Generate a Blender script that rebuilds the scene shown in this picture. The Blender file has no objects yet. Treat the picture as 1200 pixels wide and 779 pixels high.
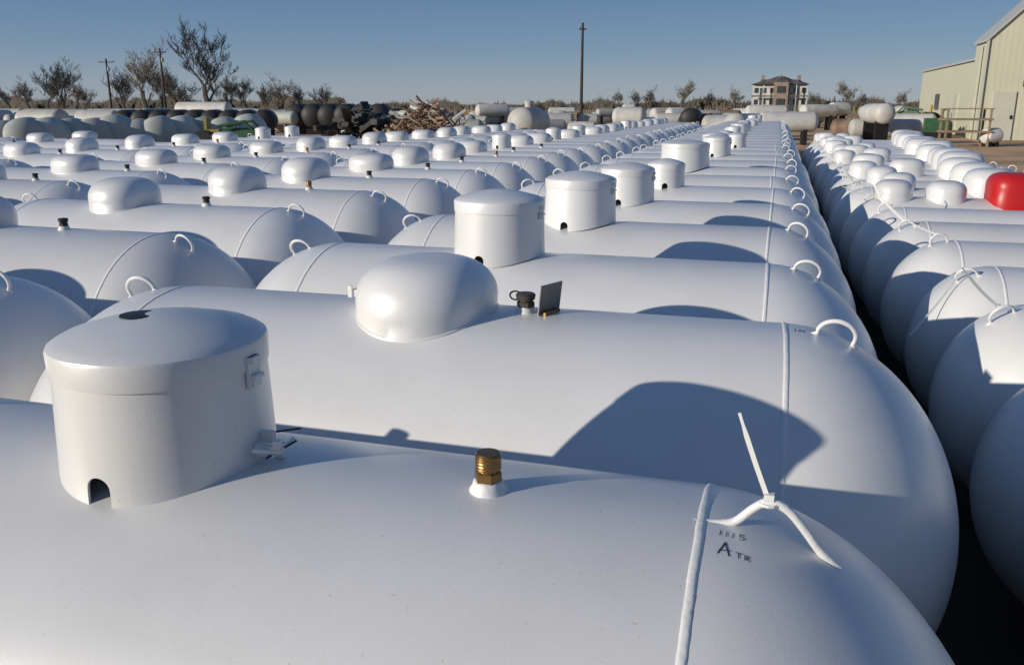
import bpy, math, random
from mathutils import Vector, Matrix
random.seed(11)
PI=math.pi
C=bpy.context.scene.collection
scene=bpy.context.scene
scene.view_settings.view_transform='Standard'
scene.view_settings.look='None'
scene.view_settings.exposure=0
HK=.86   # head depth over radius
# ------------------------------------------------------------ camera
PSI=math.radians(16.9); PIT=math.radians(14.95); CZ=1.55; FOC=1.0
F=Vector((-math.sin(PSI)*math.cos(PIT), math.cos(PSI)*math.cos(PIT), -math.sin(PIT)))
R=Vector((math.cos(PSI), math.sin(PSI),0)); U=R.cross(F)
cam=bpy.data.cameras.new('camera'); co=bpy.data.objects.new('camera',cam); C.objects.link(co)
co.matrix_world=Matrix(((R.x,U.x,-F.x,0),(R.y,U.y,-F.y,0),(R.z,U.z,-F.z,CZ),(0,0,0,1)))
cam.sensor_width=36; cam.lens=30*FOC; cam.clip_end=5000; cam.clip_start=0.02
scene.camera=co
def at(px,py,Y):
    d=F+R*((px-600)/(1000*FOC))+U*((389.5-py)/(1000*FOC))
    k=Y/d.y
    return d.x*k, CZ+d.z*k
# ------------------------------------------------------------ light
w=bpy.data.worlds.new('World'); scene.world=w; w.use_nodes=True
nt=w.node_tree; bg=nt.nodes['Background']
sky=nt.nodes.new('ShaderNodeTexSky'); sky.sky_type='NISHITA'; sky.sun_disc=False
SD=Vector((.74,.67,-.272)).normalized()
sky.sun_elevation=math.asin(-SD.z); sky.sun_rotation=math.radians(228)
sky.altitude=300; sky.air_density=1.0; sky.dust_density=.2; sky.ozone_density=3.0
tc=nt.nodes.new('ShaderNodeTexCoord'); sx=nt.nodes.new('ShaderNodeSeparateXYZ'); nt.links.new(tc.outputs['Generated'],sx.inputs[0])
cr=nt.nodes.new('ShaderNodeValToRGB'); nt.links.new(sx.outputs['Z'],cr.inputs[0])
e=cr.color_ramp.elements; e[0].position=0; e[0].color=(.31,.355,.42,1); e[1].position=1; e[1].color=(.065,.115,.25,1)
for p,c in ((.02,(.27,.34,.43,1)),(.06,(.165,.26,.40,1)),(.14,(.080,.165,.33,1)),(.4,(.068,.14,.30,1))):
    q=e.new(p); q.color=c
sc=nt.nodes.new('ShaderNodeVectorMath'); sc.operation='SCALE'; sc.inputs['Scale'].default_value=1/.1; nt.links.new(cr.outputs[0],sc.inputs[0])
mx=nt.nodes.new('ShaderNodeMix'); mx.data_type='RGBA'; mx.inputs[0].default_value=.85
nt.links.new(sky.outputs[0],mx.inputs[6]); nt.links.new(sc.outputs[0],mx.inputs[7])
nt.links.new(mx.outputs[2],bg.inputs[0]); bg.inputs[1].default_value=.1
sl=bpy.data.lights.new('sun','SUN'); so=bpy.data.objects.new('sun',sl); C.objects.link(so)
sl.energy=4.1; sl.angle=math.radians(.5); sl.color=(1,.925,.81)
so.rotation_euler=SD.to_track_quat('-Z','Y').to_euler(); so.location=(-20,-20,10)
# ------------------------------------------------------------ materials
def mat(name,col,rough=.5,metal=0,var=0,scale=3,bump=0,bscale=60,coat=0,col2=None,rnd=0):
    m=bpy.data.materials.new(name); m.use_nodes=True; t=m.node_tree; N=t.nodes; L=t.links
    b=N['Principled BSDF']; b.inputs['Roughness'].default_value=rough; b.inputs['Metallic'].default_value=metal
    b.inputs['Coat Weight'].default_value=coat; b.inputs['Coat Roughness'].default_value=.25
    tc=N.new('ShaderNodeTexCoord')
    n=N.new('ShaderNodeTexNoise'); n.inputs['Scale'].default_value=scale; n.inputs['Detail'].default_value=6; n.inputs['Roughness'].default_value=.6
    L.new(tc.outputs['Object'],n.inputs['Vector'])
    mx=N.new('ShaderNodeMix'); mx.data_type='RGBA'
    c2=col2 or tuple(c*(1-var) for c in col)
    mx.inputs[6].default_value=(*col,1); mx.inputs[7].default_value=(*c2,1)
    r=N.new('ShaderNodeMapRange'); r.inputs[1].default_value=.35; r.inputs[2].default_value=.7
    L.new(n.outputs['Fac'],r.inputs[0]); L.new(r.outputs[0],mx.inputs[0])
    last=mx.outputs[2]
    if rnd:
        oi=N.new('ShaderNodeObjectInfo'); hr=N.new('ShaderNodeMapRange'); hr.inputs[3].default_value=1-rnd; hr.inputs[4].default_value=1
        L.new(oi.outputs['Random'],hr.inputs[0])
        hs=N.new('ShaderNodeHueSaturation'); L.new(hr.outputs[0],hs.inputs['Value']); L.new(last,hs.inputs['Color']); last=hs.outputs[0]
    L.new(last,b.inputs['Base Color'])
    if bump:
        n2=N.new('ShaderNodeTexNoise'); n2.inputs['Scale'].default_value=bscale; n2.inputs['Detail'].default_value=4
        L.new(tc.outputs['Object'],n2.inputs['Vector'])
        bp=N.new('ShaderNodeBump'); bp.inputs['Strength'].default_value=bump; bp.inputs['Distance'].default_value=.01
        L.new(n2.outputs['Fac'],bp.inputs['Height']); L.new(bp.outputs[0],b.inputs['Normal'])
    return m
def paint(name,base,rough=.36):
    """white enamel: fine orange peel, faint dust and stains"""
    m=bpy.data.materials.new(name); m.use_nodes=True; t=m.node_tree; N=t.nodes; L=t.links
    b=N['Principled BSDF']; tc=N.new('ShaderNodeTexCoord'); oi=N.new('ShaderNodeObjectInfo')
    b.inputs['Coat Weight'].default_value=1; b.inputs['Coat Roughness'].default_value=.38; b.inputs['Coat IOR'].default_value=1.62
    ad=N.new('ShaderNodeVectorMath'); ad.operation='ADD'; L.new(tc.outputs['Object'],ad.inputs[0])
    sc=N.new('ShaderNodeMath'); sc.operation='MULTIPLY'; sc.inputs[1].default_value=37; L.new(oi.outputs['Random'],sc.inputs[0]); L.new(sc.outputs[0],ad.inputs[1])
    n=N.new('ShaderNodeTexNoise'); n.inputs['Scale'].default_value=2.2; n.inputs['Detail'].default_value=8; n.inputs['Roughness'].default_value=.62; L.new(ad.outputs[0],n.inputs['Vector'])
    r=N.new('ShaderNodeMapRange'); r.inputs[1].default_value=.42; r.inputs[2].default_value=.75; L.new(n.outputs['Fac'],r.inputs[0])
    mx=N.new('ShaderNodeMix'); mx.data_type='RGBA'; mx.inputs[6].default_value=(*base,1); mx.inputs[7].default_value=(base[0]*.90,base[1]*.89,base[2]*.87,1); L.new(r.outputs[0],mx.inputs[0])
    v=N.new('ShaderNodeTexNoise'); v.inputs['Scale'].default_value=110; v.inputs['Detail'].default_value=2; L.new(ad.outputs[0],v.inputs['Vector'])
    r2=N.new('ShaderNodeMapRange'); r2.inputs[1].default_value=.71; r2.inputs[2].default_value=.77; r2.inputs[4].default_value=.4; L.new(v.outputs['Fac'],r2.inputs[0])
    m2=N.new('ShaderNodeMix'); m2.data_type='RGBA'; m2.inputs[7].default_value=(.40,.35,.29,1); L.new(mx.outputs[2],m2.inputs[6]); L.new(r2.outputs[0],m2.inputs[0])
    hr=N.new('ShaderNodeMapRange'); hr.inputs[3].default_value=.88; hr.inputs[4].default_value=1; L.new(oi.outputs['Random'],hr.inputs[0])
    hs=N.new('ShaderNodeHueSaturation'); L.new(hr.outputs[0],hs.inputs['Value']); L.new(m2.outputs[2],hs.inputs['Color']); L.new(hs.outputs[0],b.inputs['Base Color'])
    rr=N.new('ShaderNodeMapRange'); rr.inputs[3].default_value=rough-.05; rr.inputs[4].default_value=rough+.10; L.new(n.outputs['Fac'],rr.inputs[0]); L.new(rr.outputs[0],b.inputs['Roughness'])
    n3=N.new('ShaderNodeTexNoise'); n3.inputs['Scale'].default_value=260; n3.inputs['Detail'].default_value=2; L.new(ad.outputs[0],n3.inputs['Vector'])
    n4=N.new('ShaderNodeTexNoise'); n4.inputs['Scale'].default_value=4; n4.inputs['Detail'].default_value=1; L.new(ad.outputs[0],n4.inputs['Vector'])
    b1=N.new('ShaderNodeBump'); b1.inputs['Strength'].default_value=.08; b1.inputs['Distance'].default_value=.002; L.new(n3.outputs['Fac'],b1.inputs['Height'])
    b2=N.new('ShaderNodeBump'); b2.inputs['Strength'].default_value=.25; b2.inputs['Distance'].default_value=.012; L.new(n4.outputs['Fac'],b2.inputs['Height']); L.new(b1.outputs[0],b2.inputs['Normal']); L.new(b2.outputs[0],b.inputs['Normal'])
    return m
M={}
M['white']=paint('white_enamel',(.77,.76,.735))
M['bead']=mat('weld_bead_paint',(.77,.76,.73),.42,bump=.12,bscale=120,var=.08,scale=30)
M['red']=mat('red_enamel',(.50,.012,.01),.4,var=.2)
M['brass']=mat('brass',(.36,.21,.08),.36,.9,var=.4,scale=40,bump=.1)
M['dark_metal']=mat('dark_metal',(.045,.042,.04),.45,.6,var=.4,scale=30)
M['capmetal']=mat('grey_brown_cap',(.14,.12,.095),.45,.7,var=.4,scale=30)
M['steel']=mat('dull_steel',(.24,.23,.21),.45,.7,var=.4,scale=20)
M['ink']=mat('marker_ink',(.03,.03,.035),.6)
M['tie']=mat('nylon_tie',(.78,.78,.73),.4)
M['rust']=mat('rusty_metal',(.36,.25,.17),.8,col2=(.12,.06,.035),scale=1.6,bump=.4,rnd=.4)
M['grey']=mat('weathered_grey_paint',(.56,.59,.53),.6,col2=(.42,.44,.39),scale=2.5,rnd=.35)
M['dull_white']=mat('dull_white_paint',(.66,.65,.60),.55,col2=(.48,.45,.40),scale=1.6,rnd=.35)
M['black']=mat('black_paint',(.045,.042,.038),.6,var=.4,rnd=.5)
M['bluepaint']=mat('faded_blue_paint',(.10,.17,.28),.5,var=.3)
M['greenp']=mat('green_paint',(.035,.11,.05),.5,var=.3)
M['yellow']=mat('yellow_paint',(.42,.32,.05),.5,var=.3)
M['rubber']=mat('rubber',(.02,.02,.02),.8)
M['wood']=mat('weathered_wood',(.33,.23,.15),.8,var=.4,scale=6)
M['pole']=mat('utility_pole_wood',(.06,.05,.042),.85,var=.3)
M['bark']=mat('bark',(.13,.11,.09),.9,var=.3)
M['twig']=mat('twigs',(.20,.165,.135),.9,var=.4,scale=.5)
M['brush']=mat('dry_weeds',(.30,.22,.14),.9,col2=(.14,.12,.07),scale=.2)
M['wood_far']=mat('far_twigs',(.13,.11,.09),.95,col2=(.09,.08,.06),scale=.05)
M['cream']=mat('cream_siding',(.56,.55,.41),.5,var=.06,scale=1)
M['roofm']=mat('metal_roof',(.45,.45,.42),.4,var=.1)
M['doorp']=mat('door_paint',(.52,.51,.41),.5,var=.1)
M['glass']=mat('dark_glass',(.05,.055,.06),.15)
M['slate']=mat('grey_brown_roof',(.16,.13,.105),.8,col2=(.09,.07,.06),scale=.8)
M['brick']=mat('house_brick',(.30,.22,.17),.8,var=.3,scale=2)
M['trim']=mat('white_trim',(.66,.65,.61),.5,col2=(.36,.33,.29),scale=.9)
def siding(m,scale):
    t=m.node_tree; N=t.nodes; L=t.links; b=N['Principled BSDF']
    tc=N.new('ShaderNodeTexCoord'); ad=N.new('ShaderNodeSeparateXYZ'); L.new(tc.outputs['Object'],ad.inputs[0])
    s=N.new('ShaderNodeMath'); s.operation='ADD'; L.new(ad.outputs[0],s.inputs[0]); L.new(ad.outputs[1],s.inputs[1])
    cb=N.new('ShaderNodeCombineXYZ'); L.new(s.outputs[0],cb.inputs[0])
    wv=N.new('ShaderNodeTexWave'); wv.bands_direction='X'; wv.inputs['Scale'].default_value=scale
    L.new(cb.outputs[0],wv.inputs['Vector']); bp=N.new('ShaderNodeBump'); bp.inputs['Strength'].default_value=.15; bp.inputs['Distance'].default_value=.02
    L.new(wv.outputs['Fac'],bp.inputs['Height']); L.new(bp.outputs[0],b.inputs['Normal'])
siding(M['cream'],1.3)
def ground_mat():
    m=bpy.data.materials.new('dirt_and_field'); m.use_nodes=True; t=m.node_tree; N=t.nodes; L=t.links; b=N['Principled BSDF']; b.inputs['Roughness'].default_value=1; b.inputs['Specular IOR Level'].default_value=.1
    g=N.new('ShaderNodeNewGeometry')
    n=N.new('ShaderNodeTexNoise'); n.inputs['Scale'].default_value=.35; n.inputs['Detail'].default_value=10; n.inputs['Roughness'].default_value=.65; L.new(g.outputs['Position'],n.inputs['Vector'])
    cr=N.new('ShaderNodeValToRGB'); e=cr.color_ramp.elements; e[0].position=.32; e[0].color=(.30,.18,.095,1); e[1].position=.68; e[1].color=(.72,.49,.30,1)
    e2=cr.color_ramp.elements.new(.5); e2.color=(.58,.38,.22,1)
    L.new(n.outputs['Fac'],cr.inputs[0])
    n2=N.new('ShaderNodeTexNoise'); n2.inputs['Scale'].default_value=.04; n2.inputs['Detail'].default_value=6; L.new(g.outputs['Position'],n2.inputs['Vector'])
    cf=N.new('ShaderNodeValToRGB'); e=cf.color_ramp.elements; e[0].position=.4; e[0].color=(.20,.22,.09,1); e[1].position=.65; e[1].color=(.42,.34,.19,1); L.new(n2.outputs['Fac'],cf.inputs[0])
    sp=N.new('ShaderNodeSeparateXYZ'); L.new(g.outputs['Position'],sp.inputs[0])
    mr=N.new('ShaderNodeMapRange'); mr.inputs[1].default_value=75; mr.inputs[2].default_value=95; L.new(sp.outputs['Y'],mr.inputs[0])
    mx=N.new('ShaderNodeMix'); mx.data_type='RGBA'; L.new(mr.outputs[0],mx.inputs[0]); L.new(cr.outputs[0],mx.inputs[6]); L.new(cf.outputs[0],mx.inputs[7])
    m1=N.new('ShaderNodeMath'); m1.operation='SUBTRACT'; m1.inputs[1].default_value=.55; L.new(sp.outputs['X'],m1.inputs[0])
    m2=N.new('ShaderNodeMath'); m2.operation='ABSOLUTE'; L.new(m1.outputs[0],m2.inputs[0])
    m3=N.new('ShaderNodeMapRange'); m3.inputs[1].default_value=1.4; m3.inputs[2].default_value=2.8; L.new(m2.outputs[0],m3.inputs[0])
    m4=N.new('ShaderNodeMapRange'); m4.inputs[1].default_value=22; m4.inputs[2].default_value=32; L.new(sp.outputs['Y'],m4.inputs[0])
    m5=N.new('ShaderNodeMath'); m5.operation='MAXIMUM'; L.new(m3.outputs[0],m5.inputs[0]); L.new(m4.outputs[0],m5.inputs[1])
    m6=N.new('ShaderNodeMix'); m6.data_type='RGBA'; m6.inputs[6].default_value=(.075,.055,.04,1); L.new(m5.outputs[0],m6.inputs[0]); L.new(mx.outputs[2],m6.inputs[7])  # shade along the aisle between the tank rows, put into the dirt colour
    L.new(m6.outputs[2],b.inputs['Base Color'])
    n3=N.new('ShaderNodeTexNoise'); n3.inputs['Scale'].default_value=6; n3.inputs['Detail'].default_value=8; L.new(g.outputs['Position'],n3.inputs['Vector'])
    bp=N.new('ShaderNodeBump'); bp.inputs['Strength'].default_value=.35; bp.inputs['Distance'].default_value=.04; L.new(n3.outputs['Fac'],bp.inputs['Height']); L.new(bp.outputs[0],b.inputs['Normal'])
    return m
M['ground']=ground_mat()
# ------------------------------------------------------------ mesh helpers
class MB:
    def __init__(s): s.v=[]; s.f=[]
    def grid(s,rings,closed=True,cap0=False,cap1=False,flip=False):
        n=len(rings[0]); o=len(s.v)
        for r in rings: s.v+= [tuple(p) for p in r]
        for i in range(len(rings)-1):
            for j in range(n if closed else n-1):
                k=(j+1)%n
                q=(o+i*n+j,o+i*n+k,o+(i+1)*n+k,o+(i+1)*n+j)
                s.f.append(q[::-1] if flip else q)
        if cap0: s.f.append(tuple(o+j for j in range(n))[::-1])
        if cap1: s.f.append(tuple(o+(len(rings)-1)*n+j for j in range(n)))
        return s
    def lathe(s,prof,seg=32,c=(0,0,0),cap0=False,cap1=True,axis='z'):
        rings=[]
        for r,h in prof:
            ring=[]
            for j in range(seg):
                a=2*PI*j/seg; x=r*math.cos(a); y=r*math.sin(a)
                ring.append((c[0]+x,c[1]+y,c[2]+h) if axis=='z' else ((c[0]+h,c[1]+x,c[2]+y) if axis=='x' else (c[0]+y,c[1]+h,c[2]+x)))
            rings.append(ring)
        return s.grid(rings,cap0=cap0,cap1=cap1)
    def box(s,c,d,rz=0,m=None):
        o=len(s.v); ca,sa=math.cos(rz),math.sin(rz)
        for z in (-1,1):
            for x,y in ((-1,-1),(1,-1),(1,1),(-1,1)):
                p=Vector((x*d[0]/2,y*d[1]/2,z*d[2]/2))
                p=(m@p) if m else Vector((p.x*ca-p.y*sa,p.x*sa+p.y*ca,p.z))
                s.v.append((c[0]+p.x,c[1]+p.y,c[2]+p.z))
        for q in ((3,2,1,0),(4,5,6,7),(0,1,5,4),(1,2,6,5),(2,3,7,6),(3,0,4,7)): s.f.append(tuple(o+i for i in q))
        return s
    def tube(s,pts,rad,seg=10,caps=True):
        pts=[Vector(p) for p in pts]; rings=[]; n=len(pts)
        up=None
        for i,p in enumerate(pts):
            t=(pts[min(i+1,n-1)]-pts[max(i-1,0)]).normalized()
            if up is None:
                up=t.orthogonal().normalized()
            up=(up-t*up.dot(t)).normalized(); sd=t.cross(up)
            r=rad[i] if isinstance(rad,(list,tuple)) else rad
            rings.append([p+(up*math.cos(2*PI*j/seg)+sd*math.sin(2*PI*j/seg))*r for j in range(seg)])
        return s.grid(rings,cap0=caps,cap1=caps)
    def poly(s,pts):
        o=len(s.v); s.v+=[tuple(p) for p in pts]; s.f.append(tuple(range(o,o+len(pts)))); return s
    def mesh(s,name,m,smooth=True,sharp=35):
        me=bpy.data.meshes.new(name); me.from_pydata(s.v,[],s.f); me.materials.append(m)
        if smooth:
            me.polygons.foreach_set('use_smooth',[True]*len(me.polygons))
            try: me.set_sharp_from_angle(angle=math.radians(sharp))
            except Exception: pass
        me.update(); return me
def add(name,me,parent=None,loc=(0,0,0),rot=(0,0,0)):
    o=bpy.data.objects.new(name,me); C.objects.link(o); o.location=loc; o.rotation_euler=rot
    if parent: o.parent=parent
    return o
def tag(o,label=None,cat=None,group=None,kind=None):
    if label: o['label']=label
    if cat: o['category']=cat
    if group: o['group']=group
    if kind: o['kind']=kind
    return o
def ordn(n):
    return f"{n}{'th' if 10<=n%100<=20 else {1:'st',2:'nd',3:'rd'}.get(n%10,'th')}"
# ------------------------------------------------------------ setting
g=MB(); g.poly([(-2500,-300,0),(2500,-300,0),(2500,3500,0),(-2500,3500,0)])
tag(add('ground',g.mesh('ground',M['ground'],False)),'bare brown dirt yard running out to a dry grass field','ground',kind='structure')
# ------------------------------------------------------------ tank part meshes
FOOT=.1
def shell_mesh(r,L,seg,nh):
    rings=[]; zc=FOOT+r
    prof=[]
    for k in range(nh,0,-1):
        a=PI/2*k/nh; prof.append((-L-r*HK*math.sin(a),r*math.cos(a)))
    nb=6
    for k in range(nb+1): prof.append((-L+2*L*k/nb,r))
    for k in range(1,nh+1):
        a=PI/2*k/nh; prof.append((L+r*HK*math.sin(a),r*math.cos(a)))
    for x,rr in prof:
        rr=max(rr,.0005)
        rings.append([(x,rr*math.cos(2*PI*j/seg),zc+rr*math.sin(2*PI*j/seg)) for j in range(seg)])
    return MB().grid(rings,cap0=True,cap1=True,flip=False).mesh('shell',M['white'],sharp=60)
def seam_mesh(r,seg=120):
    zc=FOOT+r; rings=[]
    rg=random.Random(4)
    jit=[rg.uniform(-.0005,.0005) for _ in range(seg)]
    for dx,h in ((-.0065,-.001),(-.005,.0010),(-.002,.0019),(.002,.0018),(.005,.0010),(.0065,-.001)):
        rings.append([(dx+jit[j],(r+h)*math.cos(2*PI*j/seg),zc+(r+h)*math.sin(2*PI*j/seg)) for j in range(seg)])
    return MB().grid(rings).mesh('weld_seam',M['bead'],sharp=80)
def lid_dome(r,R_=.148,H=.172,arch=True,seg=96):
    zc=FOOT+r; crown=zc+r
    angs=[2*PI*j/seg for j in range(seg)]
    if arch:
        wa=.018/R_
        angs=[a for a in angs if abs(a-1.5*PI)>wa*1.05]+[1.5*PI-wa*math.cos(PI*k/10) for k in range(11)]+[1.5*PI-wa*1.02,1.5*PI+wa*1.02]
        angs.sort()
    rings=[[],[],[],[],[]]
    for a in angs:
        x=R_*math.cos(a); y=R_*math.sin(a)
        zb=zc+math.sqrt(r*r-(y*1.03)**2)-.001
        zt=crown+H
        for k,t in enumerate((0,.33,.66,1,1)):
            z=zb+(zt-zb)*t
            if k==0 and arch and abs(a-1.5*PI)<=wa*1.001:
                s=(a-1.5*PI)*R_; z=zb+.024+math.sqrt(max(0,.018**2-s*s))
            ff=1.035-.045*(z-zb)/(zt-zb) if k<4 else .96
            rings[k].append((x*ff,y*ff,z))
    inner=[[(p[0]*.975,p[1]*.975,p[2]) for p in rg] for rg in rings[:4]]
    b=MB().grid([inner[3],inner[2],inner[1],inner[0],rings[0],rings[1],rings[2],rings[3]])
    R2=R_+.0025
    l=MB().lathe([(R2-.004,H-.036),(R2,H-.036),(R2+.001,H-.003),(R2-.001,H+.002),(R2-.006,H+.0055),(R2*.88,H+.012),(R2*.6,H+.024),(R2*.3,H+.034),(R2*.1,H+.037),(.002,H+.0375)],72,(0,0,crown))
    return b.mesh('dome',M['white'],sharp=50),l.mesh('lid',M['white'],sharp=30)
def loaf_dome(r,a_=.17,b_=.185,H=.135,m='white',seg=64,ex=2.3,pw=.74,side=.30):
    zc=FOOT+r; crown=zc+r; rings=[]
    def ring(f,zf):
        out=[]
        for j in range(seg):
            t=2*PI*j/seg; c,s=math.cos(t),math.sin(t); e=2/ex
            x=a_*f*math.copysign(abs(c)**e,c); y=b_*f*math.copysign(abs(s)**e,s)
            zb=zc+math.sqrt(max(0,r*r-y*y))-.001
            out.append((x,y,zb+(crown+H-zb)*zf))
        return out
    rings.append(ring(1.012,0)); rings.append(ring(1.010,.03)); rings.append(ring(.992,.04))
    for k in range(15):
        ph=PI/2*k/14
        rings.append(ring(max(.004,math.cos(ph)**pw),side+(1-side)*math.sin(ph)))
    return MB().grid(rings,cap1=True).mesh('dome',M[m],sharp=50)
def ear_mesh(rx=.042,rz=.036,th=.0055):
    pts=[]
    for k in range(19):
        a=math.radians(-15+210*k/18); pts.append((rx*math.cos(a),-.012*max(0,math.sin(a)),.010+rz*math.sin(a)))
    pts=[(pts[0][0]+.014,0,-.012)]+pts+[(pts[-1][0]-.014,0,-.012)]
    n=len(pts)
    return MB().tube(pts,[th*(1.25 if i in (0,n-1) else 1) for i in range(n)],10).mesh('lifting_lug',M['bead'],sharp=80)
def bent_lug_mesh():
    ctl=[(-.088,-.004,.002),(-.062,-.002,.005),(-.040,0,.010),(-.020,0,.030),(-.006,0,.040),(.010,0,.040),(.026,0,.030),(.045,0,.008),(.062,0,-.014),(.084,0,-.036)]
    P=[Vector(c) for c in ctl]; pts=[]
    for i in range(len(P)-1):
        p0=P[max(i-1,0)];p1=P[i];p2=P[i+1];p3=P[min(i+2,len(P)-1)]
        for k in range(4):
            t=k/4; pts.append(.5*((2*p1)+(p2-p0)*t+(2*p0-5*p1+4*p2-p3)*t*t+(3*p1-p0-3*p2+p3)*t**3))
    pts.append(P[-1])
    n=len(pts); rad=[.0055+.0025*max(0,1-min(i,n-1-i)/4) for i in range(n)]
    return MB().tube(pts,rad,12).mesh('lifting_lug',M['bead'],sharp=80)
def tie_mesh(dx,dz,dy=0,wd=.0045):
    b=MB(); L_=Vector((dx,dy,dz)); d=L_.normalized(); s=d.cross(Vector((0,1,0))).normalized()
    n=8; ring=[]
    for k in range(n+1):
        t=k/n; p=L_*t+Vector((0,0,-.012*math.sin(PI*t)*L_.length/.2*abs(dx)/max(.001,L_.length))); ww=wd*(1 if k<n-1 else .6)
        ring.append([p-s*ww-Vector((0,.0008,0)),p+s*ww-Vector((0,.0008,0)),p+s*ww+Vector((0,.0008,0)),p-s*ww+Vector((0,.0008,0))])
    b.grid(ring,cap0=True,cap1=True)
    b.box((0,0,.004),(.012,.010,.010))
    b.tube([(.011*math.cos(a),.011*math.sin(a)*.9,-.004) for a in [2*PI*k/12 for k in range(13)]],.0022,5)
    return b.mesh('cable_tie',M['tie'],False)
def valve_meshes():
    base=MB().lathe([(.027,-.006),(.0255,.002),(.022,.006),(.0205,.013),(.018,.015)],24).mesh('weld_collar',M['bead'],sharp=60)
    b=MB()
    b.lathe([(.0165,.012),(.0190,.014),(.0190,.027),(.0165,.029)],6)
    b.lathe([(.0150,.027),(.0150,.031),(.0178,.0315)]+[(.0178-.0007*(k%2),.0325+k*.0022) for k in range(8)]+[(.0175,.051),(.0155,.0535),(.001,.054)],28)
    return base,b.mesh('valve',M['brass'],sharp=30)
VB,VV=valve_meshes()
def dark_valve_mesh(m='dark_metal',k=1):
    b=MB(); b.lathe([(.017*k,.012),(.019*k,.014),(.019*k,.026),(.015*k,.028)],6); b.lathe([(.014*k,.026),(.014*k,.030),(.019*k,.032),(.021*k,.044),(.017*k,.048),(.001,.049)],20)
    return b.mesh('valve',M[m],sharp=30)
DV=dark_valve_mesh(); DV2=dark_valve_mesh('capmetal',1.2)
EAR=ear_mesh(); BENT=bent_lug_mesh()
SH={}
def shell(r,L,q):
    k=(r,L,q)
    if k not in SH: SH[k]=shell_mesh(r,L,*{2:(128,28),1:(72,14),0:(40,9)}[q])
    return SH[k]
SE={r:seam_mesh(r) for r in (.475,.465,.38)}
DM={}
def dome_for(kind,r):
    k=(kind,r)
    if k not in DM:
        if kind=='lid': DM[k]=lid_dome(r)
        elif kind=='small': DM[k]=lid_dome(r,.12,.14)
        elif kind=='tall': DM[k]=lid_dome(r,.160,.19)
        elif kind=='wide': DM[k]=lid_dome(r,.205,.19)
        elif kind=='egg': DM[k]=loaf_dome(r,.176,.20,.128,ex=2.15,pw=.66,side=.26)
        elif kind=='loaf': DM[k]=loaf_dome(r,.172,.19,.137,ex=2.2,pw=.66,side=.34)
        elif kind=='low': DM[k]=loaf_dome(r,.19,.16,.12,pw=.55,side=.4)
        elif kind=='redloaf': DM[k]=loaf_dome(r,.18,.21,.20,'red',ex=3.0,pw=.45,side=.55)
        elif kind=='big': DM[k]=loaf_dome(r,.225,.245,.205,ex=2.6,pw=.52,side=.45)
        elif kind=='big2': DM[k]=loaf_dome(r,.20,.20,.18,ex=2.3,pw=.6,side=.4)
        elif kind=='cap': DM[k]=loaf_dome(r,.14,.17,.13,seg=32,pw=.6,side=.4)
        elif kind=='cap2': DM[k]=loaf_dome(r,.17,.15,.16,seg=32,pw=.5,side=.5)
    return DM[k]
LEG={}
def leg_mesh(r):
    if r not in LEG:
        b=MB(); zc=FOOT+r; top=[]
        n=12
        for k in range(n+1):
            y=-.2+.4*k/n; top.append((y,zc-math.sqrt(r*r-y*y)+.004))
        rings=[[(-.03,y,0),(-.03,y,z),(.03,y,z),(.03,y,0)] for y,z in top]
        b.grid(rings,cap0=True,cap1=True,flip=True)
        b.box((0,0,.006),(.10,.44,.012))
        LEG[r]=b.mesh('leg',M['bead'],False)
    return LEG[r]
TIES=[tie_mesh(-.042,.105,.01,.0030),tie_mesh(-.16,.16,0,.005),tie_mesh(.20,.11,0,.0045),tie_mesh(-.10,.20,.02,.005),tie_mesh(-.19,-.17,-.30,.0045),tie_mesh(-.24,.11,0,.005),tie_mesh(-.17,.20,-.05,.005)]
HASP={}
def hasp_mesh(crown,R_,H):
    hs=MB(); k=R_; z=crown+H
    hs.box((k+.004,.0,z-.038),(.005,.028,.046)); hs.box((k+.007,0,z-.020),(.009,.020,.010)); hs.tube([(k+.011,-.011,z-.044),(k+.011,.011,z-.044)],.004,8)
    hs.box((k+.0085,.0,z-.052),(.004,.018,.014))
    return hs.mesh('hasp',M['bead'],False)
def surf(r,L,u,phi,off=0):
    zc=FOOT+r; rr=r+off
    if abs(u)<=L: return Vector((u,-rr*math.sin(phi),zc+rr*math.cos(phi)))
    th=(abs(u)-L)/r; s=math.copysign(1,u)
    return Vector((s*(L+rr*HK*math.sin(th)),-rr*math.cos(th)*math.sin(phi),zc+rr*math.cos(th)*math.cos(phi)))
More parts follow.
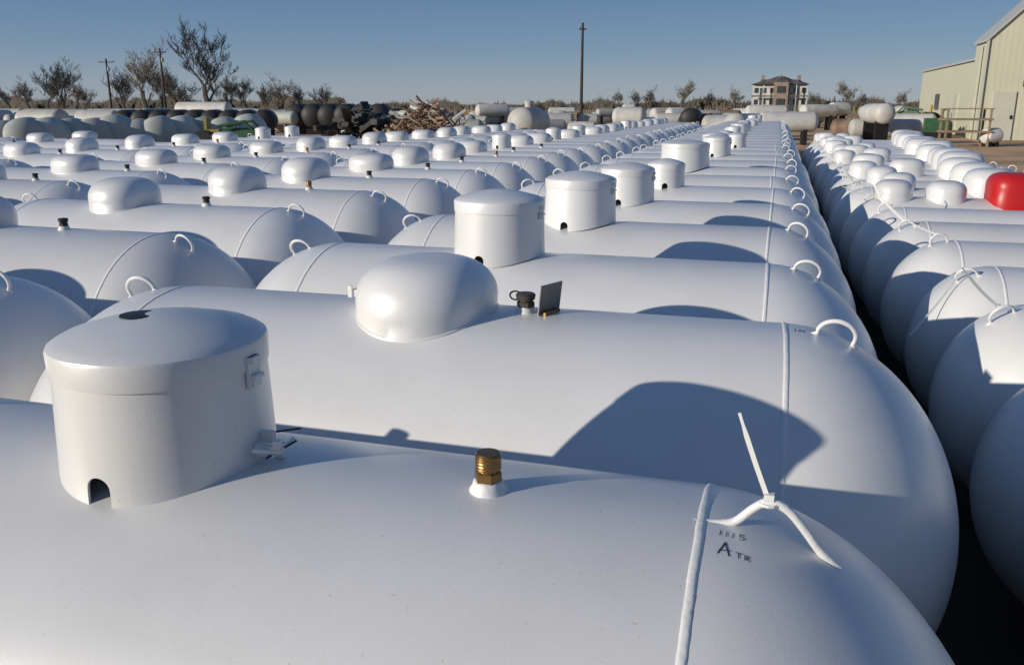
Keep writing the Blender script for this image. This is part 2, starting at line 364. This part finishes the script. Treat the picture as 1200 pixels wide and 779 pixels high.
def make_tank(X,Y,r,L,q,kind,domex,label,rot=0,valve=None,lug='ear',group='white gas tanks lying in rows',legs=True,vx=.52,lth=None,lj=1):
    t=bpy.data.objects.new('gas_tank',None); C.objects.link(t); t.location=(X,Y,0); t.rotation_euler=(0,0,rot)
    t.empty_display_size=.2
    tag(t,label,'tank',group)
    add('shell',shell(r,L,q),t); crown=FOOT+2*r
    if q>0:
        for s in (-1,1): add('weld_seam',SE[r],t,(s*L,0,0))
    if legs:
        for s in (-1,1): add('leg',leg_mesh(r),t,(s*L*.75,0,0))
    dm=dome_for(kind,r) if kind else None
    dom=None
    if dm:
        if isinstance(dm,tuple):
            dom=add('dome',dm[0],t,(domex,0,0),(0,0,random.uniform(-.25,.25) if q<2 else 0)); add('lid',dm[1],dom)
            if q>0 and kind in ('lid','tall'):
                kk=(kind,r)
                if kk not in HASP: HASP[kk]=hasp_mesh(crown,{'lid':.148,'tall':.16}[kind],{'lid':.172,'tall':.19}[kind])
                add('hasp',HASP[kk],dom)
        else: dom=add('dome',dm,t,(domex,0,0))
    for s in (-1,1):
        if lug=='bent' and s==1:
            add('lifting_lug',BENT,t,surf(r,L,L+.196*r,0),(0,0,0))
        else:
            th=lth or .33+random.uniform(-.05,.07)*lj
            ph=random.uniform(-.05,.14)*lj if lth is None else .0
            add('lifting_lug',EAR,t,surf(r,L,s*(L+th*r),ph),(ph+(random.uniform(-.1,.25) if lth is None else .05)*lj,s*th*1.1,random.uniform(-.25,.25)*lj))
    if valve:
        v=add('valve_collar',VB,t,(domex+vx,0,crown)); add('valve',VV if valve=='brass' else DV,v)
    return t,dom
def strokes_mesh(r,L,u0,phi0,lines,wd=.0018,sc=1):
    b=MB()
    for ln in lines:
        P=[surf(r,L,u0+p[0]*sc,phi0-p[1]*sc/r,.00045) for p in ln]
        for a,c in zip(P[:-1],P[1:]):
            d=(c-a).normalized(); n=((a+c)/2-Vector((min(L,a.x),0,FOOT+r))).normalized(); s=d.cross(n).normalized()*wd/2
            e=d*wd*.3
            b.poly([a-s-e,c-s+e,c+s+e,a+s-e])
    return b.mesh('marking',M['ink'],False)
DESC={'lid':'under a round lidded dome','small':'under a small lidded dome','tall':'under a tall lidded dome','wide':'under a wide lidded dome','loaf':'under a rounded dome','low':'under a low dome','big':'under a big rounded dome','big2':'under a rounded dome',None:'with no dome'}
# ------------------------------------------------------------ the nearest tank
T1X=-.845
t1,d1=make_tank(T1X,1.0,.475,.79,2,'lid',0.005,'nearest white gas tank with brass valve and handwritten 1115 by its bent lug',valve='brass',lug='bent',vx=.503)
v=add('valve_collar',VB,t1,(-.57,0,1.05)); add('valve',VV,v)
for o in list(t1.children):
    if o.name.startswith('lifting_lug') and o.location.x>0:
        add('cable_tie',TIES[0],o,(-.002,0,.044))
s1=[[(0,.0),(.0005,.013)],[(.011,0),(.0115,.013)],[(.022,0),(.0225,.013)],[(.043,.014),(.034,.014),(.0335,.0075),(.040,.0075),(.042,.0045),(.040,.0005),(.033,-.001)]]
s2=[[(.0,-.038),(.010,-.010)],[(.010,-.010),(.018,-.039)],[(.001,-.030),(.019,-.027)]]
s3=[[(.027,-.028),(.038,-.029)],[(.032,-.029),(.0325,-.040)],[(.043,-.041),(.0425,-.030)],[(.0425,-.030),(.049,-.031),(.049,-.035),(.043,-.036)],[(.046,-.036),(.051,-.042)]]
add('marking',strokes_mesh(.475,.79,.818,.073,s1,.0012,.80),t1)
add('marking',strokes_mesh(.475,.79,.818,.084,s2,.0018,.85),t1)
add('marking',strokes_mesh(.475,.79,.820,.086,s3,.0012,.80),t1)
cr=1.05
hp=MB(); hp.lathe([(.026,0),(.026,.0015),(.022,.002)],24)
add('lid_plug',hp.mesh('lid_plug',M['dark_metal']),d1,(-.022,-.014,cr+.172+.0348))
hb=MB(); hb.box((.168,-.010,cr+.020),(.030,.009,.016)); hb.box((.162,.010,cr+.033),(.020,.010,.016)); hb.box((.178,.014,cr+.012),(.012,.010,.022)); hb.box((.188,-.008,cr+.030),(.010,.010,.013))
hb.tube([(.160,-.03,cr+.026),(.190,-.006,cr+.018),(.198,.02,cr+.03)],.0035,8)
add('hinge',hb.mesh('hinge',M['bead'],False),d1)
pn=MB(); pn.tube([(.16,.03,cr+.032),(.195,.045,cr+.036)],.0017,6); pn.tube([(.175,-.02,cr+.012),(.206,.014,cr+.030)],.0017,6)
add('hinge_pin',pn.mesh('hinge_pin',M['dark_metal']),d1)
# ------------------------------------------------------------ second tank
t2,d2=make_tank(-.77,1.99,.475,.82,2,'egg',-.06,'second white tank from the camera with egg shaped dome, dark valve and upright plate',rot=math.radians(1.2),legs=True,lth=.27)
v2=add('valve_collar',VB,t2,(.200,0,1.05)); add('valve',DV2,v2)
b=MB(); b.tube([(.02+.015*math.cos(a)-.046,0,.040+.011*math.sin(a)) for a in [2*PI*k/14 for k in range(15)]],.0022,6)
add('cap_strap',b.mesh('cap_strap',M['rubber']),v2)
b=MB(); b.box((0,0,.036),(.003,.085,.076),0,Matrix.Rotation(.12,3,'Y'))
add('data_plate',b.mesh('data_plate',M['steel'],False),t2,(.262,0,1.052),(0,0,-.42))
b=MB(); b.box((0,0,.004),(.018,.06,.008)); add('plate_bracket',b.mesh('plate_bracket',M['brass'],False),t2,(.262,-.0,1.05),(0,0,-.42))
add('marking',strokes_mesh(.475,.82,.845,.03,[[(0,0),(0,.028)],[(.010,.002),(.018,.026),(.022,.004)],[(.010,.012),(.030,.016)],[(.032,0),(.031,.028)]],.0016,.75),t2)
b=MB(); b.box((-.184,-.03,1.05+.03),(.02,.030,.018)); b.box((-.196,-.045,1.05+.035),(.010,.010,.030)); add('latch',b.mesh('latch',M['bead'],False),d2)
# ------------------------------------------------------------ rows left of the aisle
rg=random.Random(7)
ROW={'A':'first row left of aisle','B':'second row left of aisle','C':'third row left of aisle','D':'fourth row left of aisle','E':'fifth row left of aisle','F':'sixth row left of aisle'}
Adome={3:('tall',-.94),4:('tall',-.85),5:('lid',-.79),6:('small',-.69),7:(None,0),8:('wide',-.76),9:(None,0),10:('lid',-.62),11:('lid',-.7),12:('small',-.5)}
n=2; y=1.99
while y<29:
    n+=1; y+=.95+rg.uniform(-.006,.01)
    kind,dx=Adome.get(n,(rg.choice(['lid','loaf','small','loaf',None,'low']),-.76+rg.uniform(-.1,.1)))
    cx=-.76+rg.uniform(-.02,.02)
    L=.755
    if n==3: L=.80; cx=-.80
    q=1 if y<13 else 0
    lab=f"white tank {DESC[kind]}, {ordn(n)} back in {ROW['A']}"
    make_tank(cx,y,.465,L,q,kind,dx-cx,lab,rot=math.radians(rg.uniform(-.6,.6)),legs=y<8)
cols=[('B',-3.19,2.0,27),('C',-5.58,3.0,18.5),('D',-7.97,4.8,14.0),('E',-10.36,7.4,11.8),('F',-12.75,9.4,11.4)]
for nm,cx0,y0,y1 in cols:
    y=y0; n=0
    while y<y1:
        if (cx0+1.3)/y>-1.12:
            n+=1
            cx=cx0+rg.uniform(-.03,.03)
            kind=rg.choice(['loaf','loaf','low','low','loaf','small'] if y>7.5 else ['loaf','low','low'])
            lab=f"white tank {DESC[kind]}, {ordn(n)} back in {ROW[nm]}"
            vk=rg.choice(['brass','dark','dark']) if y<11 else None
            if nm=='B' and n<4: vk='dark'
            dxx=(-.17 if nm=='B' else 0)+rg.uniform(-.05,.05)
            if nm=='B' and n==2: dxx-=.12
            L=.755
            if nm=='B' and n==1: L=.80; cx=-3.19-.02
            make_tank(cx,y,.465,L,1 if y<12 else 0,kind,dxx,lab,rot=math.radians(rg.uniform(-1,1)),
                      valve=vk,legs=y<6)
        y+=.943+rg.uniform(-.004,.012)
# ------------------------------------------------------------ row right of the aisle
n=0; y=1.02; reddone=False
while y<19:
    near=y<6.6
    n+=1
    L=.80
    cx=.61+.38*HK+L+rg.uniform(-.03,.04)-(0 if y<4 else min(.10,(y-4)*.03))
    kind=rg.choice(['big','big','big2']) if y>6.6 else 'loaf'
    dx=(1.66+.063*(y-6.9)+rg.uniform(-.07,.07))-cx if not near else .26
    lab=f"white tank {DESC[kind]}, {ordn(n)} back in row right of aisle"
    if not near and not reddone:
        kind='redloaf'; reddone=True; lab='white tank under the only bright red dome, in the row right of the aisle'
        dx=1.72-cx
    t,dm=make_tank(cx,y,.38,L,1 if y<12 else 0,kind,dx,lab,rot=math.radians(rg.uniform(-1.2,1.2)),legs=y<7,lj=1.7)
    tie={3:2,4:6,5:4,6:5,7:1,8:3,9:5,10:6,12:3,14:1}.get(n)
    if tie is not None:
        for o in list(t.children):
            if o.name.startswith('lifting_lug') and o.location.x<0:
                k=add('cable_tie',TIES[tie],o,(0,0,.044)); k.rotation_euler=(0,.36,0)
    if not near:
        for xa in ((rg.uniform(-.80,-.55),) if n%3 else (-.80+rg.uniform(-.05,.05),-.36+rg.uniform(-.05,.05))):
            if dx-xa>.40: d=add('valve_cover',dome_for(rg.choice(['cap','cap2']),.38),t,(xa,0,0),(0,0,0))
    y+=.775+rg.uniform(-.005,.012)
# ------------------------------------------------------------ far yard: big tanks
def yard_tank(px,Y,r,ln,yaw,m,label,name='storage_tank',group='assorted tanks in the far yard',z0=.15,manway=False,X=None):
    X=at(px,122,Y)[0] if X is None else X
    t=bpy.data.objects.new(name,None); C.objects.link(t); t.location=(X,Y,0); t.rotation_euler=(0,0,yaw); tag(t,label,'tank',group)
    b=MB(); L=max(.05,ln/2-r*.6); prof=[]
    for k in range(8,0,-1): prof.append((max(.001,r*math.cos(PI/2*k/8)),-L-r*.6*math.sin(PI/2*k/8)))
    prof+=[(r,-L),(r,L)]
    for k in range(1,9): prof.append((max(.001,r*math.cos(PI/2*k/8)),L+r*.6*math.sin(PI/2*k/8)))
    b.lathe(prof,32,(0,0,z0+r),cap0=True,axis='x'); add('shell',b.mesh('shell',M[m],sharp=60),t)
    for s in (-1,1):
        sb=MB(); sb.box((s*L*.7,0,(z0+r*.5)/2),(.15,r*1.3,z0+r*.45)); add('saddle',sb.mesh('saddle',M['dark_metal'],False),t)
    if manway:
        mb=MB(); mb.lathe([(r*.28,0),(r*.28,.2),(r*.32,.2),(r*.32,.26),(.01,.3)],16,(0,0,z0+2*r-.04)); add('manway',mb.mesh('manway',M[m]),t)
    return t
for i in range(12):
    px=2+i*26+rg.uniform(-2,2); Y=17.0+i*.55+rg.uniform(-.25,.25)
    yard_tank(px,Y,.49+.02*(i%3),2.4,PI/2+.74-.018*i,'grey',f'weathered grey tank with round end towards camera, {ordn(i+1)} from left in far left row',group='grey tanks in the far left row',z0=.18+.04*(i%2))
for i in range(9):
    px=150+i*20; Y=31+i*.2
    yard_tank(px,Y,.46,2.6,PI/2+.5,'black',f'dark tank behind the far grey row, {ordn(i+1)} from the left among dark ones',group='dark tanks behind the grey row',z0=.42)
for i in range(6):
    px=350+i*19; Y=42
    yard_tank(px,Y,.62,2.2,PI/2+.3,'black',f'black tank left of the scrap pile, {ordn(i+1)} from the left',group='black tanks near the scrap pile',z0=.35)
spots=[]
rr=random.Random(21)
for px in range(0,345,13): spots.append((px+rr.uniform(-6,6),rr.uniform(38,58),rr.uniform(.34,.56),rr.uniform(2.0,4)))
for px in list(range(350,880,8)): spots.append((px+rr.uniform(-6,6),rr.uniform(33,70),rr.uniform(.22,.55),rr.uniform(1.0,2.6)))
for px in list(range(800,1090,9)): spots.append((px+rr.uniform(-7,7),rr.uniform(36,70),rr.uniform(.24,.46),rr.uniform(1.2,3.2)))
spots.sort()
for i,(px,Y,r,ln) in enumerate(spots):
    m=rr.choice(['dull_white','dull_white','dull_white','grey','rust' if 380<px<1000 else 'dull_white','black' if 330<px<860 else 'grey','bluepaint' if (i%11==0 and px>350) else 'dull_white'])
    cn={'dull_white':'dull white','grey':'pale grey','rust':'rust brown','bluepaint':'faded blue','black':'black'}[m]
    yard_tank(px,Y,r,ln,rr.choice([0,.2,-.2,PI/2,PI/2+.3,.6]),m,f'{cn} storage tank in the far yard, {ordn(i+1)} from left of the scattered ones',z0=rr.choice([.1,.3,.5,.8]) if r<.45 else .2)
yard_tank(238,44,.42,3.6,.05,'dull_white','long white tank behind the dark tanks at the far left',z0=.85)
yard_tank(620,33,.60,2.2,PI/2-.1,'dull_white','large white tank with round end facing the camera left of the tall pole',z0=.25,manway=True)
yard_tank(738,38,.42,1.5,0,'dull_white','short white tank in front of the treeline right of the pole',z0=.6)
yard_tank(1040,40,.38,2.9,.05,'dull_white','long white tank lying on the dirt before the sheds',z0=.2)
yard_tank(1167,37,.30,.78,.5,'dull_white','small cream tank on the dirt beside the tall shed',z0=.1)
def pallet_stack(px,Y,n,label):
    t=bpy.data.objects.new('pallet_stack',None); C.objects.link(t); t.location=(at(px,122,Y)[0],Y,0); t.rotation_euler=(0,0,rr.uniform(-.5,.5)); tag(t,label,'pallets','stacked pallets in the far yard')
    for i in range(n):
        b=MB(); z=.14*i; ox=rr.uniform(-.04,.04)
        for k in (-.5,0,.5): b.box((ox,k,z+.045),(1.1,.09,.09))
        for k in range(5): b.box((ox-.48+k*.24,0,z+.102),(.16,1.1,.022))
        add('pallet',b.mesh('pallet',M['wood'],False),t)
for i,(px,Y,k) in enumerate([(560,52,9),(668,50,8),(785,55,9),(846,52,8),(1010,50,7)]):
    pallet_stack(px,Y,k,f'stack of brown wooden pallets in the far yard, {ordn(i+1)} from left')
def scrap(name,n,cx,sp,y0,y1,hh,slope,m,label,seed,big=0):
    rs=random.Random(seed); b=MB()
    for k in range(n):
        px=rs.gauss(cx,sp); Y=rs.uniform(y0,y1); X=at(px,122,Y)[0]
        hmax=max(.25,hh-abs(px-cx)*slope); z=rs.uniform(.1,hmax)
        mtx=Matrix.Rotation(rs.uniform(0,PI),3,'Z')@Matrix.Rotation(rs.uniform(-.7,.7),3,'Y')
        b.box((X,Y,z),(rs.uniform(.3,1.4),rs.uniform(.02,.08+big),rs.uniform(.02,.08+big)),0,mtx)
    tag(add(name,b.mesh(name,M[m],False)),label,'scrap pile',kind='stuff')
scrap('scrap_pile',260,500,26,29,32,1.65,.024,'rust','rusty heap of scrap beams and plates in the middle distance',3)
scrap('pale_scrap_pile',120,505,40,34,38,1.5,.015,'dull_white','pale scattered scrap metal behind the rusty heap',6,.12)
scrap('dark_scrap_pile',90,430,26,32,35,1.3,.012,'black','dark heap of junk left of the rusty scrap beams',9,.3)
b=MB(); rs=random.Random(3)
cl=[(rs.uniform(330,1080),rs.uniform(6,26),rs.uniform(.4,1)) for _ in range(26)]
for k in range(1500):
    c0,sp,hs_=rs.choice(cl); px=rs.gauss(c0,sp); Y=rs.uniform(76,84); X=at(px,122,Y)[0]; h=rs.uniform(.3,1.9)*hs_
    a=rs.uniform(-.5,.5); wd=rs.uniform(.04,.12)
    b.poly([(X-wd,Y,0),(X+wd,Y,0),(X+a,Y+rs.uniform(-.3,.3),h)])
tag(add('dry_brush',b.mesh('dry_brush',M['brush'],False)),'dry brown brush and weeds standing behind the far tanks','brush',kind='stuff')
# farm machines
def wheel(parent,x,y,r,wd,rimm='yellow'):
    b=MB(); b.lathe([(r*.55,-wd/2),(r*.9,-wd/2),(r,-wd/3),(r,wd/3),(r*.9,wd/2),(r*.55,wd/2)],24,(0,0,0),cap1=False,axis='y'); o=add('wheel',b.mesh('tyre',M['rubber']),parent,(x,y,r))
    b=MB(); b.lathe([(r*.55,-wd*.3),(r*.2,-wd*.2),(.01,-wd*.25)],20,axis='y'); b.lathe([(r*.56,-wd*.45),(r*.56,wd*.45)],20,axis='y',cap1=True); add('rim',b.mesh('rim',M[rimm]),o)
def loader(px,Y,yaw,label,s_=1):
    t=bpy.data.objects.new('loader_tractor',None); C.objects.link(t); t.location=(at(px,122,Y)[0],Y,0); t.rotation_euler=(0,0,yaw); t.scale=(s_,s_,s_); tag(t,label,'tractor')
    b=MB(); b.box((.55,0,.85),(1.2,.5,.5)); b.box((-.2,0,.75),(.9,.6,.3)); b.box((.55,0,1.12),(1.0,.4,.06)); add('body',b.mesh('body',M['greenp'],False),t)
    b=MB(); b.box((-.35,0,1.05),(.4,.4,.12)); b.box((-.55,0,1.25),(.08,.4,.4)); add('seat',b.mesh('seat',M['yellow'],False),t)
    for s in (-1,1):
        wheel(t,-.5,s*.6,.55,.3); wheel(t,.85,s*.5,.33,.2)
        b=MB(); b.tube([(-.1,s*.4,1.2),(.7,s*.42,1.35),(1.5,s*.4,.5)],.05,6); add('loader_arm',b.mesh('loader_arm',M['greenp']),t)
    b=MB(); b.box((1.6,0,.4),(.3,1.1,.4)); add('bucket',b.mesh('bucket',M['greenp'],False),t)
    b=MB()
    b.tube([(.3,.0,1.1),(.3,.0,1.35)],.03,6); add('exhaust',b.mesh('exhaust',M['dark_metal']),t)
loader(262,19.5,.3,'green loader tractor parked before the dark tanks on the left',.84)
loader(1078,52,2.8,'small green tractor beside the low cream shed',1.05)
# ------------------------------------------------------------ utility poles
def pole(px,ytop,Y,r,arm,label,tr=True):
    X,zt=at(px,ytop,Y)
    t=bpy.data.objects.new('utility_pole',None); C.objects.link(t); t.location=(X,Y,0); tag(t,label,'pole','wooden utility poles')
    b=MB(); b.tube([(0,0,0),(0,0,zt)],[r,r*.65],10); add('shaft',b.mesh('shaft',M['pole']),t)
    b=MB(); b.box((0,0,zt-.5),(arm,.12,.12),.3); add('crossarm',b.mesh('crossarm',M['pole'],False),t)
    for s in (-1,0,1):
        b=MB(); b.lathe([(.05,0),(.08,.05),(.05,.1),(.07,.16),(.02,.2)],8,(s*arm*.42*math.cos(.3),s*arm*.42*math.sin(.3),zt-.43)); add('insulator',b.mesh('insulator',M['grey']),t)
    if tr:
        b=MB(); b.lathe([(.16,0),(.18,.05),(.18,.55),(.1,.6)],12,(.28,0,zt-1.8)); add('transformer',b.mesh('transformer',M['grey']),t)
pole(683,27,75,.15,.6,'tall dark utility pole standing alone near the centre of the horizon',False)
pole(187,57,105,.19,1.8,'wooden utility pole in front of the big bare tree on the left')
pole(124,69,112,.19,2.4,'leftmost utility pole with crossarm between two bare trees')
# ------------------------------------------------------------ bare trees
def tree_mesh(seed,H,spread=1.0,levels=7):
    r=random.Random(seed); tr=MB(); cw=MB()
    def grow(p,d,ln,rad,lv):
        if lv>levels: return
        n=3 if lv<4 else 2; pts=[p]; q=p.copy(); dd=d.copy()
        for k in range(n):
            dd=(dd+Vector((r.uniform(-.16,.16),r.uniform(-.16,.16),r.uniform(.0,.14)))).normalized(); q=q+dd*ln/n; pts.append(q.copy())
        rads=[rad*(1-.4*k/n) for k in range(n+1)]
        (tr if lv<=1 else cw).tube(pts,rads,6 if lv<=1 else 3,caps=False)
        nc=4 if lv<2 else r.choice([2,3,3])
        for c in range(nc):
            t=r.uniform(.2,1) if c else 1; i=min(n-1,int(t*n)); pp=pts[i].lerp(pts[i+1],t*n-i)
            a=r.uniform(0,2*PI); ax=Vector((math.cos(a),math.sin(a),r.uniform(-.1,.35)))
            nd=(dd*(1.0 if c else 1.6)+ax*(.72*spread)).normalized(); nd.z=max(nd.z,.0)+.10; nd.normalize()
            grow(pp,nd,ln*(r.uniform(.70,.85) if c==0 else r.uniform(.55,.80)),max(.018,rads[-1]*r.uniform(.5,.75)),lv+1)
    grow(Vector((0,0,0)),Vector((0,0,1)),H*.20,H*.022,0)
    zs=sorted(v[2] for v in cw.v); h=zs[int(len(zs)*.9985)]
    return tr.mesh('trunk',M['bark']),cw.mesh('crown',M['twig'],False),h
TM=[tree_mesh(s,12,sp) for s,sp in ((1,1.0),(2,.9),(5,1.1),(9,1.0),(17,1.0))]
def tree(px,ytop,Y,k,label,squash=1,rz=0):
    X,zt=at(px,ytop,Y); s=zt/TM[k][2]
    t=bpy.data.objects.new('bare_tree',None); C.objects.link(t); t.location=(X,Y,0); t.scale=(s*squash,s*squash,s); t.rotation_euler=(0,0,rz); tag(t,label,'tree','leafless trees on the horizon')
    add('trunk',TM[k][0],t); add('crown',TM[k][1],t)
tl=[(30,90,150,0,1.4),(68,68,150,1,1.35),(100,100,170,2,1.3),(163,46,140,2,1.1),(205,76,150,3,1.3),(236,26,138,4,1.2),(266,84,150,1,1.4),(287,90,150,3,1.4),(328,86,160,2,1.3),(352,97,160,0,1.4),(378,98,165,1,1.4),(140,80,155,1,1.4),(8,102,180,3,1.4),(50,88,165,3,1.4),(215,90,165,2,1.4),(308,98,170,1,1.5),(84,92,160,0,1.4),(184,80,160,0,1.3)]
tl.sort()
for i,(px,yt,Y,k,sq) in enumerate(tl):
    nt_={236:'tallest bare tree on the left, right of the utility pole',163:'tall spreading bare tree just left of the second utility pole',68:'rounded bare tree near the left edge, left of first pole'}.get(px,f'leafless tree on the left horizon, {ordn(i+1)} from the left edge')
    tree(px,yt,Y,k,nt_,sq,i*1.3)
tr2=[(726,104,230,0),(745,105,230,1),(762,101,230,2),(800,93,210,3),(830,105,230,0),(862,100,225,2),(955,105,230,2),(993,94,210,3),(1015,106,230,0),(1058,104,225,2)]
for i,(px,yt,Y,k) in enumerate(tr2):
    tree(px,yt,Y,k,f'small leafless tree on the right horizon, {ordn(i+1)} counting from the tall pole',1.3,i*.9)
b=MB(); rw=random.Random(8)
for k in range(1300):
    px=rw.uniform(-80,1130); Y=rw.uniform(230,300); X=at(px,122,Y)[0]
    if px<400: h=rw.uniform(3,7.4)
    elif px<700: h=rw.uniform(1.8,4.2)
    else: h=rw.uniform(2.4,5.2)
    h*=.8+.3*math.sin(px*.07)*math.sin(px*.031+1)
    for j in range(30):
        a=rw.uniform(0,2*PI); sp=rw.uniform(0,1)*h*.5; zz=rw.uniform(.15,1)*h*(1-.35*sp/(h*.5)); wd=rw.uniform(.06,.2)
        c=Vector((X+math.cos(a)*sp*.6,Y+math.sin(a)*sp*.6,zz*.4)); e=Vector((X+math.cos(a)*sp*1.2,Y+math.sin(a)*sp*1.2,zz))
        b.v+=[tuple(c+Vector((-wd,0,0))),tuple(c+Vector((wd,0,0))),tuple(e)]; o=len(b.v)-3; b.f.append((o,o+1,o+2))
    o=len(b.v); hh=h*.5; ww=h*.5
    b.v+=[(X-ww,Y,0),(X+ww,Y,0),(X+ww*.6,Y,hh*rw.uniform(.7,1.1)),(X,Y,hh*1.2),(X-ww*.7,Y,hh*rw.uniform(.7,1.1))]; b.f.append((o,o+1,o+2,o+3,o+4))
tag(add('distant_wood',b.mesh('distant_wood',M['wood_far'],False)),'low brown line of leafless woods along the whole horizon','woods',kind='stuff')
# ------------------------------------------------------------ house
HY=118
hx0=at(880,122,HY)[0]; hx1=at(946,122,HY)[0]; hw=hx1-hx0; zt=at(912,87,HY)[1]
t=bpy.data.objects.new('house',None); C.objects.link(t); t.location=((hx0+hx1)/2,HY,0); tag(t,'weathered two storey house with ragged brown roof and open porches on the horizon','house')
ev=zt*.76
b=MB(); b.box((0,3,ev/2),(hw*.96,6,ev)); add('wall',b.mesh('wall',M['trim'],False),t)
b=MB(); b.box((hw*.02,-.6,ev*.53),(hw*.26,1.3,ev*1.06)); add('entrance_bay',b.mesh('entrance_bay',M['brick'],False),t)
# sagging, uneven roof surface
rz=random.Random(5); nx,ny=16,6; rows=[]
for j in range(ny+1):
    row=[]
    for i in range(nx+1):
        u=i/nx*2-1; v=j/ny
        ridge=min(1,(1-abs(u))*2.6)*min(1,(1-abs(v*2-1))*1.6)
        ctr=max(0,1-abs(u-.02)*2.4)*.45
        z=ev+.02+(zt*.97-ev)*(ridge*.55+ctr*min(1,(1-abs(v*2-1))*1.4+.15))*(1+rz.uniform(-.22,.12))
        row.append((u*hw*.52,-.6+v*7,z))
    rows.append(row)
b=MB(); b.grid(rows,closed=False); rf=add('roof',b.mesh('roof',M['slate'],False),t)
for sx_ in (-.32,.0,.33):
    b=MB(); b.box((hw*sx_,2.6,zt*.90),(.45,.45,.9)); add('chimney',b.mesh('chimney',M['brick'],False),rf)
for s in range(7):
    if s==3: continue
    for z in (.46,.82):
        b=MB(); b.box((-hw*.42+s*hw*.14,-.03,ev*z),(hw*.065,.1,ev*.15)); o=add('window',b.mesh('window',M['glass'],False),t)
b=MB(); b.box((0,-.9,ev*.64),(hw*1.0,.3,.16))
add('porch_floor',b.mesh('porch_floor',M['slate'],False),t)
for s in range(6):
    b=MB(); b.box((-hw*.48+s*hw*.96/5,-.9,ev*.49),(.12,.12,ev*.98)); add('porch_post',b.mesh('porch_post',M['trim'],False),t)
for z in (.46,.84):
    b=MB(); b.box((hw*.02,-1.3,ev*z),(hw*.14,.1,ev*.2)); add('window',b.mesh('window',M['glass'],False),t)
# ------------------------------------------------------------ sheds
def shed(name,X0,Y0,W_,D_,ev,rise,yaw,label,door=None,wins=(),side=()):
    t=bpy.data.objects.new(name,None); C.objects.link(t); t.location=(X0,Y0,0); t.rotation_euler=(0,0,yaw); tag(t,label,'shed','cream metal sheds')
    b=MB(); b.v+=[(0,0,0),(W_,0,0),(W_,0,ev),(W_/2,0,ev+rise),(0,0,ev),(0,D_,0),(W_,D_,0),(W_,D_,ev),(W_/2,D_,ev+rise),(0,D_,ev)]
    b.f+=[(0,1,2,3,4),(5,9,8,7,6),(0,4,9,5),(1,6,7,2)]; add('wall',b.mesh('wall',M['cream'],False),t)
    b=MB(); o=.12
    for s in (0,1):
        xa=-o if s==0 else W_+o; za=ev-rise*o/(W_/2)
        P=[(xa,-o,za+.02),(W_/2,-o,ev+rise+.02),(W_/2,D_+o,ev+rise+.02),(xa,D_+o,za+.02)]
        Q=[(p[0],p[1],p[2]+.12) for p in P]; k=len(b.v); b.v+=P+Q
        b.f+=[(k,k+1,k+2,k+3),(k+4,k+7,k+6,k+5),(k,k+4,k+5,k+1),(k+3,k+2,k+6,k+7),(k,k+3,k+7,k+4)]
    add('roof',b.mesh('roof',M['roofm'],False),t)
    b=MB(); b.box((-.05,-.05,ev/2),(.10,.10,ev)); add('corner_trim',b.mesh('corner_trim',M['doorp'],False),t)
    b=MB(); b.box((-.12,.9,ev/2-.1),(.1,.1,ev-.2)); add('downpipe',b.mesh('downpipe',M['doorp'],False),t)
    if door:
        x,wd,h=door; b=MB(); b.box((x,-.03,h/2),(wd,.1,h)); o=add('door',b.mesh('door',M['doorp'],False),t)
        b=MB(); b.box((x+wd*.38,-.1,1.0),(.08,.06,.16)); add('door_handle',b.mesh('door_handle',M['dark_metal'],False),o)
        b=MB(); b.box((x+wd*.9,-.12,2.45),(.3,.2,.3)); add('wall_lamp',b.mesh('wall_lamp',M['dark_metal'],False),t)
    for x,z,ww,hh in wins:
        b=MB(); b.box((x,-.03,z),(ww,.08,hh)); add('window',b.mesh('window',M['glass'],False),t)
    for y_,z,ww,hh,mm in side:
        b=MB(); b.box((-.03,y_,z),(.08,ww,hh)); add('window' if mm=='glass' else 'side_door',b.mesh('side_opening',M[mm],False),t)
    return t
Xs,zs=at(1160,46,44)
shed('metal_shed',Xs,44,9,2.6,zs,4.6,.0,'tall cream metal shed with gable end at the right edge',door=(.9,.9,2.1))
Xl,zl=at(1155,70,47)
shed('metal_shed',Xl-.15,47,10,18,zl,.25,0,'lower cream metal shed behind and left of the tall one',side=((5,1.05,1.0,2.1,'doorp'),(11,1.7,1.2,.9,'glass')))
# ------------------------------------------------------------ rack and small gear by the sheds
def rack(px,Y,label):
    t=bpy.data.objects.new('wooden_rack',None); C.objects.link(t); t.location=(at(px,122,Y)[0],Y,0); t.rotation_euler=(0,0,.1); tag(t,label,'rack')
    for x in (-.75,.75):
        for y_ in (-.4,.4):
            b=MB(); b.box((x,y_,.68),(.07,.07,1.36)); add('leg',b.mesh('leg',M['wood'],False),t)
    for z in (.55,1.0):
        b=MB(); b.box((0,0,z),(1.7,.95,.07)); add('shelf',b.mesh('shelf',M['wood'],False),t)
    b=MB()
    for k in range(7): b.box((-.75+k*.25,0,1.39),(.18,1.0,.04))
    add('top',b.mesh('top',M['wood'],False),t)
rack(1134,37,'brown wooden rack standing on the dirt in front of the sheds')
t=bpy.data.objects.new('engine_skid',None); C.objects.link(t); t.location=(at(1100,122,46)[0],46,0); t.scale=(.8,.8,.9); tag(t,'dark green machine on a skid left of the wooden rack','machine')
b=MB(); b.box((0,0,.35),(1.5,.9,.12)); b.box((0,0,.72),(1.3,.8,.6)); add('engine_cover',b.mesh('engine_cover',M['greenp'],False),t)
b=MB(); b.tube([(.3,0,1.0),(.3,0,1.4),(.5,0,1.5)],.05,8); add('exhaust',b.mesh('exhaust',M['dark_metal']),t)
for s in (-1,1):
    b=MB(); b.box((0,s*.4,.14),(1.7,.12,.28)); add('runner',b.mesh('runner',M['dark_metal'],False),t)
